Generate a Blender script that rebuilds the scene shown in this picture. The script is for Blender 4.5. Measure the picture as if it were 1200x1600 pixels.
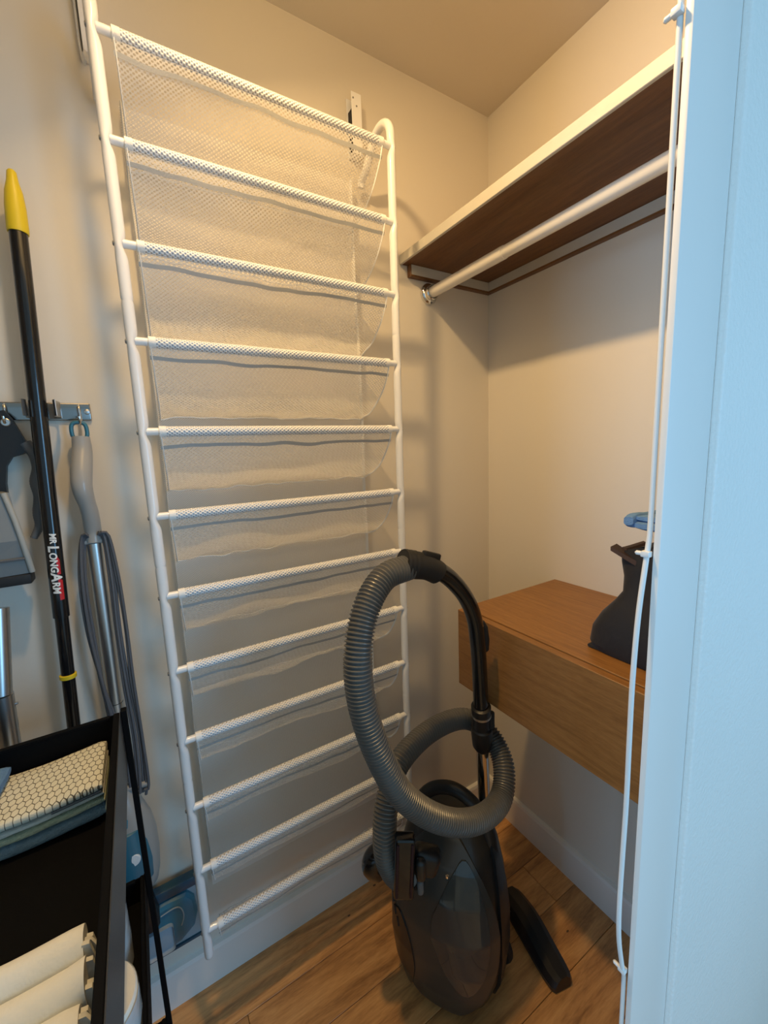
import bpy, bmesh, math, random
from mathutils import Vector, Matrix, noise

scene = bpy.context.scene
for o in list(bpy.data.objects):
    bpy.data.objects.remove(o, do_unlink=True)
COL = scene.collection
random.seed(4)

# ------------------------------------------------------------------ camera
CAM = (-1.071, -1.05, 1.40)
cd = bpy.data.cameras.new('camera')
cam = bpy.data.objects.new('camera', cd)
COL.objects.link(cam)
cd.sensor_fit = 'HORIZONTAL'
cd.sensor_width = 36.0
cd.lens = 36.0 * 640.0 / 1200.0
cd.clip_start = 0.02
_r = ((0.853, -0.521, -0.040), (-0.112, -0.108, -0.988), (0.510, 0.847, -0.150))
_x = Vector(_r[0]).normalized()
_f = Vector(_r[2]); _f = (_f - _x * _f.dot(_x)).normalized()
_u = _x.cross(_f).normalized()
cam.matrix_world = Matrix(((_x.x, _u.x, -_f.x, CAM[0]), (_x.y, _u.y, -_f.y, CAM[1]), (_x.z, _u.z, -_f.z, CAM[2]), (0, 0, 0, 1)))
scene.camera = cam

# ------------------------------------------------------------------ light
world = bpy.data.worlds.new('world'); scene.world = world
world.use_nodes = True
bg = world.node_tree.nodes['Background']
bg.inputs[0].default_value = (0.46, 0.76, 1.0, 1)
bg.inputs[1].default_value = 0.60

def area(name, loc, target, size, size_y, power, color, shape='RECTANGLE', spread=180):
    l = bpy.data.lights.new(name, 'AREA'); l.shape = shape; l.spread = math.radians(spread)
    l.size = size
    if shape in ('RECTANGLE', 'ELLIPSE'): l.size_y = size_y
    l.energy = power; l.color = color
    o = bpy.data.objects.new(name, l); COL.objects.link(o)
    o.location = loc
    o.rotation_euler = (Vector(target) - Vector(loc)).to_track_quat('-Z', 'Y').to_euler()
    return o

# ceiling lamp of the closet (just above the picture) and the window of the room behind the camera
area('ceiling_lamp', (-0.96, -0.50, 2.385), (-0.24, -0.97, 0.95), 0.07, 0.07, 11.0, (1.0, 0.655, 0.29), 'DISK', 165)
area('room_window', (-3.45, -1.37, 1.25), (0.0, -0.55, 1.0), 0.30, 1.3, 34.0, (0.34, 0.64, 1.0))
area('room_window_rear', (0.30, -2.9, 1.35), (-1.1, 0.0, 0.7), 0.6, 1.4, 26.0, (0.26, 0.60, 1.0))

scene.view_settings.view_transform = 'Standard'
scene.view_settings.look = 'None'
scene.view_settings.exposure = 0.0
scene.view_settings.gamma = 1.0
scene.view_settings.use_curve_mapping = False

# ------------------------------------------------------------------ materials
def new_mat(name):
    m = bpy.data.materials.new(name); m.use_nodes = True
    nt = m.node_tree
    return m, nt, nt.nodes['Principled BSDF']

def N(nt, typ, **kw):
    n = nt.nodes.new(typ)
    for k, v in kw.items(): setattr(n, k, v)
    return n

def MATH(nt, op, a, b=None, c=None):
    n = nt.nodes.new('ShaderNodeMath'); n.operation = op
    for i, v in enumerate((a, b, c)):
        if v is None: continue
        if isinstance(v, (int, float)): n.inputs[i].default_value = v
        else: nt.links.new(v, n.inputs[i])
    return n.outputs[0]

def plain(name, col, rough=0.5, metal=0.0, var=0.06, vscale=6.0, bump=0.0, bscale=120.0, coat=0.0, alpha=1.0, trans=0.0, ior=1.45, sheen=0.0):
    m, nt, b = new_mat(name)
    tc = N(nt, 'ShaderNodeTexCoord')
    no = N(nt, 'ShaderNodeTexNoise'); no.inputs['Scale'].default_value = vscale; no.inputs['Detail'].default_value = 4
    nt.links.new(tc.outputs['Object'], no.inputs['Vector'])
    mx = N(nt, 'ShaderNodeMixRGB')
    mx.inputs[1].default_value = (*[c * (1 - var) for c in col], 1)
    mx.inputs[2].default_value = (*[min(1, c * (1 + var)) for c in col], 1)
    nt.links.new(no.outputs['Fac'], mx.inputs[0])
    nt.links.new(mx.outputs[0], b.inputs['Base Color'])
    b.inputs['Roughness'].default_value = rough
    b.inputs['Metallic'].default_value = metal
    b.inputs['Coat Weight'].default_value = coat
    b.inputs['Alpha'].default_value = alpha
    b.inputs['Transmission Weight'].default_value = trans
    b.inputs['IOR'].default_value = ior
    b.inputs['Sheen Weight'].default_value = sheen
    if bump > 0:
        n2 = N(nt, 'ShaderNodeTexNoise'); n2.inputs['Scale'].default_value = bscale; n2.inputs['Detail'].default_value = 3
        nt.links.new(tc.outputs['Object'], n2.inputs['Vector'])
        bp = N(nt, 'ShaderNodeBump'); bp.inputs['Strength'].default_value = bump; bp.inputs['Distance'].default_value = 0.004
        nt.links.new(n2.outputs['Fac'], bp.inputs['Height'])
        nt.links.new(bp.outputs['Normal'], b.inputs['Normal'])
    return m

def wood(name, dark, mid, light, stretch, scale=9.0, rough=0.5, fine=0.5, coat=0.0, knots=False):
    """grain stretched along one axis: stretch is the mapping scale per axis"""
    m, nt, b = new_mat(name)
    tc = N(nt, 'ShaderNodeTexCoord'); mp = N(nt, 'ShaderNodeMapping')
    mp.inputs['Scale'].default_value = stretch
    oi = N(nt, 'ShaderNodeObjectInfo')
    rnd = N(nt, 'ShaderNodeVectorMath', operation='SCALE'); rnd.inputs[0].default_value = (3.1, 7.3, 5.7)
    nt.links.new(oi.outputs['Random'], rnd.inputs['Scale'])
    ad = N(nt, 'ShaderNodeVectorMath', operation='ADD')
    geo = N(nt, 'ShaderNodeNewGeometry')
    nt.links.new(geo.outputs['Position'], ad.inputs[0])
    if knots: nt.links.new(rnd.outputs[0], ad.inputs[1])
    nt.links.new(ad.outputs[0], mp.inputs['Vector'])
    n1 = N(nt, 'ShaderNodeTexNoise'); n1.inputs['Scale'].default_value = scale; n1.inputs['Detail'].default_value = 7; n1.inputs['Roughness'].default_value = 0.65; n1.inputs['Distortion'].default_value = 0.6
    nt.links.new(mp.outputs[0], n1.inputs['Vector'])
    n2 = N(nt, 'ShaderNodeTexNoise'); n2.inputs['Scale'].default_value = scale * 9; n2.inputs['Detail'].default_value = 3
    nt.links.new(mp.outputs[0], n2.inputs['Vector'])
    fac = MATH(nt, 'ADD', MATH(nt, 'MULTIPLY', n1.outputs['Fac'], 1.0 - 0.35 * fine), MATH(nt, 'MULTIPLY', n2.outputs['Fac'], 0.35 * fine))
    cr = N(nt, 'ShaderNodeValToRGB')
    e = cr.color_ramp.elements
    e[0].position = 0.30; e[0].color = (*dark, 1)
    e[1].position = 0.68; e[1].color = (*light, 1)
    k = e.new(0.49); k.color = (*mid, 1)
    nt.links.new(fac, cr.inputs[0])
    out = cr.outputs[0]
    if knots:
        hs = N(nt, 'ShaderNodeHueSaturation')
        nt.links.new(out, hs.inputs['Color'])
        nt.links.new(MATH(nt, 'ADD', MATH(nt, 'MULTIPLY', oi.outputs['Random'], 0.35), 0.82), hs.inputs['Value'])
        vo = N(nt, 'ShaderNodeTexVoronoi'); vo.inputs['Scale'].default_value = 17
        mp2 = N(nt, 'ShaderNodeMapping'); mp2.inputs['Scale'].default_value = (0.55, 1.0, 1.0)
        nt.links.new(ad.outputs[0], mp2.inputs['Vector']); nt.links.new(mp2.outputs[0], vo.inputs['Vector'])
        spot = MATH(nt, 'LESS_THAN', vo.outputs['Distance'], 0.05)
        mk = N(nt, 'ShaderNodeMixRGB'); mk.inputs[2].default_value = (0.02, 0.012, 0.008, 1)
        nt.links.new(MATH(nt, 'MULTIPLY', spot, 0.8), mk.inputs[0]); nt.links.new(hs.outputs[0], mk.inputs[1])
        out = mk.outputs[0]
    nt.links.new(out, b.inputs['Base Color'])
    b.inputs['Roughness'].default_value = rough; b.inputs['Coat Weight'].default_value = coat
    bp = N(nt, 'ShaderNodeBump'); bp.inputs['Strength'].default_value = 0.12; bp.inputs['Distance'].default_value = 0.002
    nt.links.new(fac, bp.inputs['Height']); nt.links.new(bp.outputs['Normal'], b.inputs['Normal'])
    return m

def netting(name, pu, pv, thr, col=(0.9, 0.88, 0.84), back=0.55, base_alpha=1.0):
    """knitted net: staggered holes from the UV map (in metres)"""
    m, nt, b = new_mat(name)
    uv = N(nt, 'ShaderNodeUVMap'); sp = N(nt, 'ShaderNodeSeparateXYZ')
    nt.links.new(uv.outputs[0], sp.inputs[0])
    su = MATH(nt, 'SINE', MATH(nt, 'MULTIPLY', sp.outputs[0], math.pi * 2 / pu))
    sv = MATH(nt, 'SINE', MATH(nt, 'MULTIPLY', sp.outputs[1], math.pi * 2 / pv))
    hole = MATH(nt, 'GREATER_THAN', MATH(nt, 'MULTIPLY', su, sv), thr)
    b.inputs['Base Color'].default_value = (*col, 1); b.inputs['Roughness'].default_value = 0.45
    tr = N(nt, 'ShaderNodeBsdfTranslucent'); tr.inputs[0].default_value = (*col, 1)
    mx = N(nt, 'ShaderNodeMixShader'); mx.inputs[0].default_value = back
    nt.links.new(b.outputs[0], mx.inputs[1]); nt.links.new(tr.outputs[0], mx.inputs[2])
    tp = N(nt, 'ShaderNodeBsdfTransparent')
    m2 = N(nt, 'ShaderNodeMixShader')
    opq = MATH(nt, 'MULTIPLY', MATH(nt, 'SUBTRACT', 1.0, hole), base_alpha)
    nt.links.new(opq, m2.inputs[0]); nt.links.new(tp.outputs[0], m2.inputs[1]); nt.links.new(mx.outputs[0], m2.inputs[2])
    nt.links.new(m2.outputs[0], nt.nodes['Material Output'].inputs['Surface'])
    return m

def woven(name, pu, pv, col, gap):
    """thick woven sleeve: raised knots with dark gaps"""
    m, nt, b = new_mat(name)
    uv = N(nt, 'ShaderNodeUVMap'); sp = N(nt, 'ShaderNodeSeparateXYZ')
    nt.links.new(uv.outputs[0], sp.inputs[0])
    su = MATH(nt, 'SINE', MATH(nt, 'MULTIPLY', sp.outputs[0], math.pi * 2 / pu))
    sv = MATH(nt, 'SINE', MATH(nt, 'MULTIPLY', sp.outputs[1], math.pi * 2 / pv))
    pr = MATH(nt, 'MULTIPLY', su, sv)
    rp = N(nt, 'ShaderNodeValToRGB')
    rp.color_ramp.elements[0].position = 0.35; rp.color_ramp.elements[0].color = (*col, 1)
    rp.color_ramp.elements[1].position = 0.75; rp.color_ramp.elements[1].color = (*gap, 1)
    nt.links.new(pr, rp.inputs[0]); nt.links.new(rp.outputs[0], b.inputs['Base Color'])
    bp = N(nt, 'ShaderNodeBump'); bp.invert = True; bp.inputs['Strength'].default_value = 0.6; bp.inputs['Distance'].default_value = 0.002
    nt.links.new(pr, bp.inputs['Height']); nt.links.new(bp.outputs['Normal'], b.inputs['Normal'])
    b.inputs['Roughness'].default_value = 0.5
    return m

def honeycomb(name, s, base, line):
    m, nt, b = new_mat(name)
    tc = N(nt, 'ShaderNodeTexCoord')
    mp = N(nt, 'ShaderNodeMapping'); mp.inputs['Scale'].default_value = (1 / s, 0.62 / s, 0.0)
    mp.inputs['Location'].default_value = (50, 50, 0); mp.inputs['Rotation'].default_value = (0, 0, 0.06)
    nt.links.new(tc.outputs['Object'], mp.inputs[0])
    def cell(off):
        a = N(nt, 'ShaderNodeVectorMath', operation='ADD'); a.inputs[1].default_value = off
        nt.links.new(mp.outputs[0], a.inputs[0])
        mo = N(nt, 'ShaderNodeVectorMath', operation='MODULO'); mo.inputs[1].default_value = (1, 1.732, 1)
        nt.links.new(a.outputs[0], mo.inputs[0])
        su = N(nt, 'ShaderNodeVectorMath', operation='SUBTRACT'); su.inputs[1].default_value = (0.5, 0.866, 0)
        nt.links.new(mo.outputs[0], su.inputs[0])
        ab = N(nt, 'ShaderNodeVectorMath', operation='ABSOLUTE'); nt.links.new(su.outputs[0], ab.inputs[0])
        sx = N(nt, 'ShaderNodeSeparateXYZ'); nt.links.new(ab.outputs[0], sx.inputs[0])
        d = MATH(nt, 'ADD', MATH(nt, 'MULTIPLY', sx.outputs[0], 0.5), MATH(nt, 'MULTIPLY', sx.outputs[1], 0.866))
        return MATH(nt, 'MAXIMUM', sx.outputs[0], d)
    h = MATH(nt, 'MINIMUM', cell((0, 0, 0)), cell((0.5, 0.866, 0)))
    ln = MATH(nt, 'GREATER_THAN', h, 0.445)
    mx = N(nt, 'ShaderNodeMixRGB'); mx.inputs[1].default_value = (*base, 1); mx.inputs[2].default_value = (*line, 1)
    nt.links.new(ln, mx.inputs[0]); nt.links.new(mx.outputs[0], b.inputs['Base Color'])
    b.inputs['Roughness'].default_value = 0.9
    n2 = N(nt, 'ShaderNodeTexNoise'); n2.inputs['Scale'].default_value = 500
    nt.links.new(tc.outputs['Object'], n2.inputs['Vector'])
    bp = N(nt, 'ShaderNodeBump'); bp.inputs['Strength'].default_value = 0.4; bp.inputs['Distance'].default_value = 0.002
    nt.links.new(n2.outputs['Fac'], bp.inputs['Height']); nt.links.new(bp.outputs['Normal'], b.inputs['Normal'])
    return m

M = {}
M['wall'] = plain('painted_wall', (0.73, 0.675, 0.585), 0.55, var=0.03, vscale=3, bump=0.06, bscale=60)
M['ceiling'] = plain('painted_ceiling', (0.73, 0.67, 0.57), 0.7, var=0.03, vscale=3, bump=0.08, bscale=70)
M['wall_rough'] = plain('textured_wall', (0.80, 0.80, 0.76), 0.5, var=0.03, vscale=5, bump=0.35, bscale=150)
M['trim'] = plain('trim_paint', (0.82, 0.80, 0.76), 0.4, var=0.03, vscale=5, bump=0.03, bscale=60)
M['plank'] = wood('floor_oak', (0.26, 0.115, 0.038), (0.60, 0.30, 0.105), (0.82, 0.45, 0.175), (1.2, 9.0, 9.0), 3.2, 0.42, 0.6, coat=0.1, knots=True)
M['subfloor'] = plain('subfloor', (0.05, 0.03, 0.02), 0.9)
M['drawer'] = wood('oak_veneer', (0.17, 0.075, 0.020), (0.26, 0.12, 0.034), (0.34, 0.165, 0.05), (14.0, 1.0, 14.0), 6.0, 0.42, 1.0)
M['drawer_side'] = wood('oak_veneer_end', (0.17, 0.075, 0.020), (0.26, 0.12, 0.034), (0.34, 0.165, 0.05), (1.0, 14.0, 14.0), 6.0, 0.42, 1.0)
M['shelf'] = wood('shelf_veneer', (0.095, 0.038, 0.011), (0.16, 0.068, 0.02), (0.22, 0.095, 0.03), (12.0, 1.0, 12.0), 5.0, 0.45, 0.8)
M['shelf_edge'] = plain('painted_edge', (0.56, 0.53, 0.46), 0.45, var=0.06, vscale=30, bump=0.1, bscale=100)
M['white_metal'] = plain('white_enamel', (0.86, 0.86, 0.86), 0.28, var=0.01, coat=0.3)
M['screw'] = plain('steel_screw', (0.30, 0.30, 0.30), 0.4, 0.9)
M['net'] = netting('pocket_net', 0.0088, 0.0070, 0.12, col=(0.95, 0.93, 0.89), back=0.55, base_alpha=0.84)
M['back_net'] = netting('back_net', 0.0052, 0.0044, 0.34, col=(0.95, 0.92, 0.87), back=0.35)
M['sleeve'] = woven('sleeve_weave', 0.0085, 0.0066, (0.92, 0.92, 0.92), (0.36, 0.38, 0.44))
M['hem_shaded'] = plain('shaded_hem_band', (0.42, 0.42, 0.41), 0.7, bump=0.2, bscale=400)  # white tape's shade against the backlit net is put into this colour
M['hem'] = plain('hem_tape', (0.90, 0.89, 0.86), 0.6, bump=0.2, bscale=400)
M['chrome'] = plain('chrome', (0.75, 0.74, 0.72), 0.13, 1.0, var=0.03)
M['dark_chrome'] = plain('dark_chrome', (0.30, 0.28, 0.26), 0.16, 1.0, var=0.05)
M['rod'] = plain('rod_paint', (0.83, 0.79, 0.72), 0.35, var=0.02)
M['brushed'] = plain('brushed_steel', (0.58, 0.57, 0.55), 0.33, 1.0, var=0.05)
M['black_gloss'] = plain('black_gloss', (0.008, 0.008, 0.009), 0.18, coat=0.3)
M['black'] = plain('black_plastic', (0.013, 0.013, 0.014), 0.38)
M['black_soft'] = plain('black_rubber', (0.016, 0.016, 0.017), 0.6)
M['black_metal'] = plain('black_powder_coat', (0.003, 0.003, 0.0035), 0.75, bump=0.05, bscale=500)
M['black_metal'].node_tree.nodes['Principled BSDF'].inputs['Specular IOR Level'].default_value = 0.15
M['side_lit'] = plain('lit_side_coat', (0.035, 0.037, 0.042), 0.35, bump=0.05, bscale=500)  # paler black coat: light on the cart's outer side put into the colour
M['vac'] = plain('vacuum_shell', (0.018, 0.0175, 0.017), 0.32, var=0.25, vscale=9, coat=0.15)
M['vac_lid'] = plain('vacuum_lid', (0.040, 0.040, 0.037), 0.36, var=0.22, vscale=14, coat=0.15)
M['vac_glass'] = plain('vacuum_window', (0.030, 0.038, 0.042), 0.14, var=0.2, vscale=14, coat=0.6)
M['hose'] = plain('hose_grey', (0.15, 0.145, 0.135), 0.34, metal=0.25, var=0.05)
M['maroon'] = plain('brush_strip', (0.03, 0.006, 0.01), 0.6)
M['yellow'] = plain('yellow_plastic', (0.72, 0.53, 0.02), 0.42, var=0.05)
M['print_white'] = plain('print_white', (0.85, 0.85, 0.82), 0.5)
M['print_red'] = plain('print_red', (0.55, 0.015, 0.02), 0.5)
M['grey_plastic'] = plain('grey_plastic', (0.34, 0.33, 0.31), 0.33, var=0.04, coat=0.2)
M['grey_dark'] = plain('dark_grey_rubber', (0.12, 0.125, 0.13), 0.55)
M['grey_pan'] = plain('pan_plastic', (0.25, 0.26, 0.26), 0.4)
M['pan_light'] = plain('pan_edge', (0.42, 0.42, 0.39), 0.4)
M['cord'] = plain('cord_grey', (0.10, 0.105, 0.12), 0.5)
M['teal'] = plain('teal_plastic', (0.03, 0.15, 0.22), 0.3, coat=0.3)
M['teal_dark'] = plain('teal_dark', (0.012, 0.06, 0.10), 0.3, coat=0.3)
M['teal_clear'] = plain('teal_clear', (0.05, 0.23, 0.32), 0.12, coat=0.5, var=0.2, vscale=30)
M['pad_grey'] = plain('pad_grey', (0.30, 0.35, 0.38), 0.6)
M['cover_grey'] = plain('cover_grey', (0.30, 0.38, 0.45), 0.4)
M['white_plastic'] = plain('white_plastic', (0.80, 0.81, 0.80), 0.35, var=0.02)
M['fabric_black'] = plain('tote_fabric', (0.010, 0.010, 0.013), 0.75, bump=0.3, bscale=60, sheen=0.1)
M['fabric_brown'] = plain('tote_lining', (0.035, 0.018, 0.016), 0.7)
M['cloth_blue'] = plain('blue_terry', (0.13, 0.27, 0.52), 0.9, bump=0.6, bscale=500, var=0.15, vscale=120)
M['towel_blue'] = plain('grey_blue_terry', (0.20, 0.29, 0.34), 0.95, bump=0.7, bscale=450, var=0.2, vscale=150)
M['towel_green'] = plain('green_terry', (0.48, 0.52, 0.36), 0.95, bump=0.7, bscale=420, var=0.25, vscale=260)
M['towel_white'] = plain('white_towel', (0.70, 0.69, 0.62), 0.95, bump=0.4, bscale=450)
M['honey'] = honeycomb('honeycomb_towel', 0.0085, (0.78, 0.76, 0.63), (0.13, 0.12, 0.09))
M['cotton'] = plain('white_cotton', (0.86, 0.85, 0.78), 0.9, bump=0.25, bscale=120, var=0.03)
M['paper'] = plain('paper_roll', (0.88, 0.86, 0.78), 0.9, bump=0.15, bscale=200, var=0.02)
M['wrap'] = plain('clear_wrap', (0.72, 0.76, 0.78), 0.12, var=0.1, vscale=30, bump=0.6, bscale=25, coat=0.5)

# ------------------------------------------------------------------ mesh helpers
def V(*a): return Vector(a)

class MB:
    def __init__(self): self.v = []; self.f = []; self.uv = None
    def add(self, vs, fs):
        n = len(self.v); self.v += [tuple(p) for p in vs]; self.f += [tuple(i + n for i in f) for f in fs]
        return self
    def box(self, lo, hi, bev=0.0, seg=2, mtx=None):
        bm = bmesh.new(); bmesh.ops.create_cube(bm, size=1.0)
        for v in bm.verts:
            v.co = Vector([(lo[i] + hi[i]) / 2 + v.co[i] * (hi[i] - lo[i]) for i in range(3)])
        if bev > 0: bmesh.ops.bevel(bm, geom=bm.edges[:], offset=bev, segments=seg, affect='EDGES', profile=0.5)
        if mtx is not None: bmesh.ops.transform(bm, matrix=mtx, verts=bm.verts)
        bm.verts.index_update()
        self.add([v.co[:] for v in bm.verts], [[v.index for v in f.verts] for f in bm.faces]); bm.free(); return self
    def rings(self, rings, cap=True, closed=True):
        n = len(rings[0]); vs = [p for r in rings for p in r]; fs = []
        for i in range(len(rings) - 1):
            for j in range(n if closed else n - 1):
                k = (j + 1) % n
                fs.append((i * n + j, i * n + k, (i + 1) * n + k, (i + 1) * n + j))
        if cap:
            fs.append(tuple(reversed(range(n)))); fs.append(tuple(range((len(rings) - 1) * n, len(rings) * n)))
        return self.add(vs, fs)
    def tube(self, pts, rad, seg=16, cap=True, flat=None):
        pts = [Vector(p) for p in pts]; m = len(pts)
        if isinstance(rad, (int, float)): rad = [rad] * m
        t0 = (pts[1] - pts[0]).normalized()
        up = Vector((0, 0, 1)) if abs(t0.z) < 0.9 else Vector((1, 0, 0))
        nrm = (up - t0 * up.dot(t0)).normalized(); rs = []
        for i, p in enumerate(pts):
            a = pts[max(0, i - 1)]; b = pts[min(m - 1, i + 1)]
            t = (b - a)
            t = t.normalized() if t.length > 1e-9 else t0
            nrm = (nrm - t * nrm.dot(t)).normalized(); bi = t.cross(nrm)
            fl = 1.0 if flat is None else flat
            rs.append([p + (nrm * math.cos(2 * math.pi * j / seg) * fl + bi * math.sin(2 * math.pi * j / seg)) * rad[i] for j in range(seg)])
        return self.rings(rs, cap)
    def lathe(self, prof, seg=24, origin=(0, 0, 0), axis='Z', cap=True):
        o = Vector(origin); rs = []
        for r, h in prof:
            ring = []
            for j in range(seg):
                a = 2 * math.pi * j / seg; c, s = math.cos(a) * r, math.sin(a) * r
                ring.append(o + (Vector((c, s, h)) if axis == 'Z' else Vector((h, c, s)) if axis == 'X' else Vector((s, h, c))))
            rs.append(ring)
        return self.rings(rs, cap)
    def prism(self, poly, axis, lo, hi):
        """poly: 2D outline; axis 'Y': points are (x,z); 'X': (y,z); 'Z': (x,y)"""
        def P(a, b, c): return (a, c, b) if axis == 'Y' else (c, a, b) if axis == 'X' else (a, b, c)
        return self.rings([[P(a, b, lo) for a, b in poly], [P(a, b, hi) for a, b in poly]], True)
    def sheet(self, fn, nu, nv, ufn=None):
        vs = []; uv = []
        for i in range(nu + 1):
            for j in range(nv + 1):
                p, q = fn(i / nu, j / nv); vs.append(p); uv.append(q)
        fs = [(i * (nv + 1) + j, (i + 1) * (nv + 1) + j, (i + 1) * (nv + 1) + j + 1, i * (nv + 1) + j + 1) for i in range(nu) for j in range(nv)]
        self.add(vs, fs); self.uv = uv; return self
    def build(self, name, mat, parent=None, smooth=True, angle=38):
        off = Vector(parent['_o']) if parent is not None else Vector((0, 0, 0))
        me = bpy.data.meshes.new(name)
        me.from_pydata([tuple(Vector(p) - off) for p in self.v], [], self.f)
        bm = bmesh.new(); bm.from_mesh(me)
        if self.uv is None: bmesh.ops.recalc_face_normals(bm, faces=bm.faces)
        bm.to_mesh(me); bm.free()
        if self.uv is not None:
            l = me.uv_layers.new(name='UVMap')
            for lp in me.loops: l.data[lp.index].uv = self.uv[lp.vertex_index]
        me.materials.append(M[mat] if isinstance(mat, str) else mat)
        if smooth:
            me.polygons.foreach_set('use_smooth', [True] * len(me.polygons))
            me.set_sharp_from_angle(angle=math.radians(angle))
        o = bpy.data.objects.new(name, me); COL.objects.link(o)
        if parent is not None: o.parent = parent
        o['_o'] = tuple(off)
        return o

def tag(o, label, cat, group=None):
    o['label'] = label; o['category'] = cat
    if group: o['group'] = group
    return o
def thing(name, loc, label, cat, group=None):
    o = bpy.data.objects.new(name, None); COL.objects.link(o); o.location = loc; o['_o'] = tuple(loc)
    o.empty_display_size = 0.05
    return tag(o, label, cat, group)
def struct(o): o['kind'] = 'structure'; return o
def dup(o, loc, parent):
    c = o.copy(); COL.objects.link(c); c.parent = parent; c.location = loc; return c

def spline(pts, step):
    """Catmull-Rom through pts, resampled at an even step"""
    P = [Vector(p) for p in pts]; P = [P[0] * 2 - P[1]] + P + [P[-1] * 2 - P[-2]]
    fine = []
    for i in range(1, len(P) - 2):
        for k in range(24):
            t = k / 24; a, b, c, d = P[i - 1:i + 3]
            fine.append(0.5 * ((2 * b) + (c - a) * t + (2 * a - 5 * b + 4 * c - d) * t * t + (3 * b - a - 3 * c + d) * t ** 3))
    fine.append(P[-2]); out = [fine[0]]; acc = 0
    for i in range(1, len(fine)):
        seg = fine[i] - fine[i - 1]; L = seg.length
        if L < 1e-9: continue
        pos = step - acc
        while pos <= L:
            out.append(fine[i - 1] + seg * (pos / L)); pos += step
        acc = (acc + L) % step
    return out
def nz(x, y=0.0, z=0.0): return noise.noise(Vector((x, y, z)))

# ------------------------------------------------------------------ structure
H = 2.416
struct(MB().box((-2.3, 0.0, -0.05), (0.12, 0.12, H)).build('wall_back', 'wall', smooth=False))
struct(MB().box((0.0, -0.812, -0.05), (0.12, 0.0, H)).build('wall_right', 'wall', smooth=False))
struct(MB().box((-2.42, -0.812, -0.05), (-2.3, 0.12, H)).build('wall_left', 'wall', smooth=False))
struct(MB().box((-3.6, -3.0, H), (1.4, 0.12, H + 0.1)).build('ceiling', 'ceiling', smooth=False))
# the end of the closet's front wall, beside the camera
struct(MB().box((-0.482, -0.838, -0.05), (1.4, -0.812, H), 0.005, 3).build('wall_front', 'wall_rough'))
struct(MB().box((-0.584, -0.830, 0.0), (-0.4825, -0.8225, H), 0.0015, 2).build('trim_1', 'trim'))
# unseen left side of the opening, added to shape the daylight
struct(MB().box((-2.42, -0.838, -0.05), (-1.62, -0.8125, H)).build('wall_added_left', 'wall_rough', smooth=False))
struct(MB().box((-1.62, -0.838, 2.03), (-0.59, -0.8125, H)).build('wall_added_header', 'wall_rough', smooth=False))  # unseen header, added to keep daylight off the upper closet

fl = struct(MB().box((-3.6, -3.0, -0.06), (1.4, 0.12, -0.012)).build('floor', 'subfloor', smooth=False))
PW, PL = 0.128, 1.18
pm = MB().box((0.0006, 0.0006, -0.012), (PL - 0.0006, PW - 0.0006, 0.0), 0.0012, 1)
plank0 = pm.build('plank', 'plank', fl, smooth=False)
first = True
for r in range(24):
    y = -(r + 1) * PW
    x = -2.3 + [0.55, 0.12, 0.86, 0.33, 0.98, 0.62, 0.2, 0.74][r % 8] * PL - PL
    while x < (0.1 if r < 7 else 1.3):
        if r >= 7 and x < -3.4: x += PL; continue
        if first: plank0.location = (x, y, 0); first = False
        else: dup(plank0, (x, y, 0), fl)
        x += PL

def baseboard(name, along):
    prof = [(0, 0), (0.014, 0), (0.014, 0.098), (0.011, 0.108), (0, 0.111)]
    mb = MB()
    if along == 'x': mb.rings([[(-2.3, -a, b) for a, b in prof], [(-0.0005, -a, b) for a, b in prof]])
    else: mb.rings([[(-a, -0.8115, b) for a, b in prof], [(-a, -0.0005, b) for a, b in prof]])
    return struct(mb.build(name, 'trim', smooth=False))
baseboard('baseboard_back', 'x'); baseboard('baseboard_right', 'y')

# ------------------------------------------------------------------ closet shelf, cleats, rod
SZ = 1.924
sh = thing('closet_shelf', (-0.17, -0.38, SZ), 'wooden closet shelf with pale painted front edge above the hanging rod', 'shelf')
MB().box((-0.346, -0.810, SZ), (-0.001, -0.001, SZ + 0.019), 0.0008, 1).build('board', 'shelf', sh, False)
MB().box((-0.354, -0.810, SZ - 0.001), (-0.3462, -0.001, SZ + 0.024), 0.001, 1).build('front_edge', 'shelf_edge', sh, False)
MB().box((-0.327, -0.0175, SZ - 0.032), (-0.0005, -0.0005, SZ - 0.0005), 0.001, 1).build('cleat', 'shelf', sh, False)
MB().box((-0.0175, -0.810, SZ - 0.032), (-0.0005, -0.018, SZ - 0.0005), 0.001, 1).build('cleat', 'shelf', sh, False)
MB().box((-0.324, -0.0186, SZ - 0.027), (-0.0186, -0.0176, SZ - 0.001)).build('cleat_face', 'shelf_edge', sh, False)
MB().box((-0.0186, -0.810, SZ - 0.027), (-0.0176, -0.0188, SZ - 0.001)).build('cleat_face', 'shelf_edge', sh, False)

RX, RZ = -0.252, 1.858
rod = thing('closet_rod', (RX, -0.38, RZ), 'pale hanging rod with chrome end socket under the wooden shelf', 'rod')
MB().tube([(RX, -0.006, RZ), (RX, -0.30, RZ)], 0.0155, 24).build('rod', 'rod', rod)
MB().tube([(RX, -0.30, RZ), (RX, -0.810, RZ)], 0.0142, 24).build('inner_rod', 'rod', rod)
MB().lathe([(0.0, -0.0008), (0.030, -0.0008), (0.030, -0.006), (0.026, -0.012), (0.0215, -0.014), (0.0215, -0.024), (0.0195, -0.026), (0.0175, -0.024), (0.0175, -0.012)], 32, (RX, 0, RZ), 'Y', False).build('socket', 'chrome', rod)
for a in (0.6, 2.7, 4.8):
    MB().lathe([(0.0035, -0.0105), (0.003, -0.0135), (0.0, -0.014)], 10, (RX + 0.0262 * math.cos(a), 0, RZ + 0.0262 * math.sin(a)), 'Y').build('screw', 'screw', rod)

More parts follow.
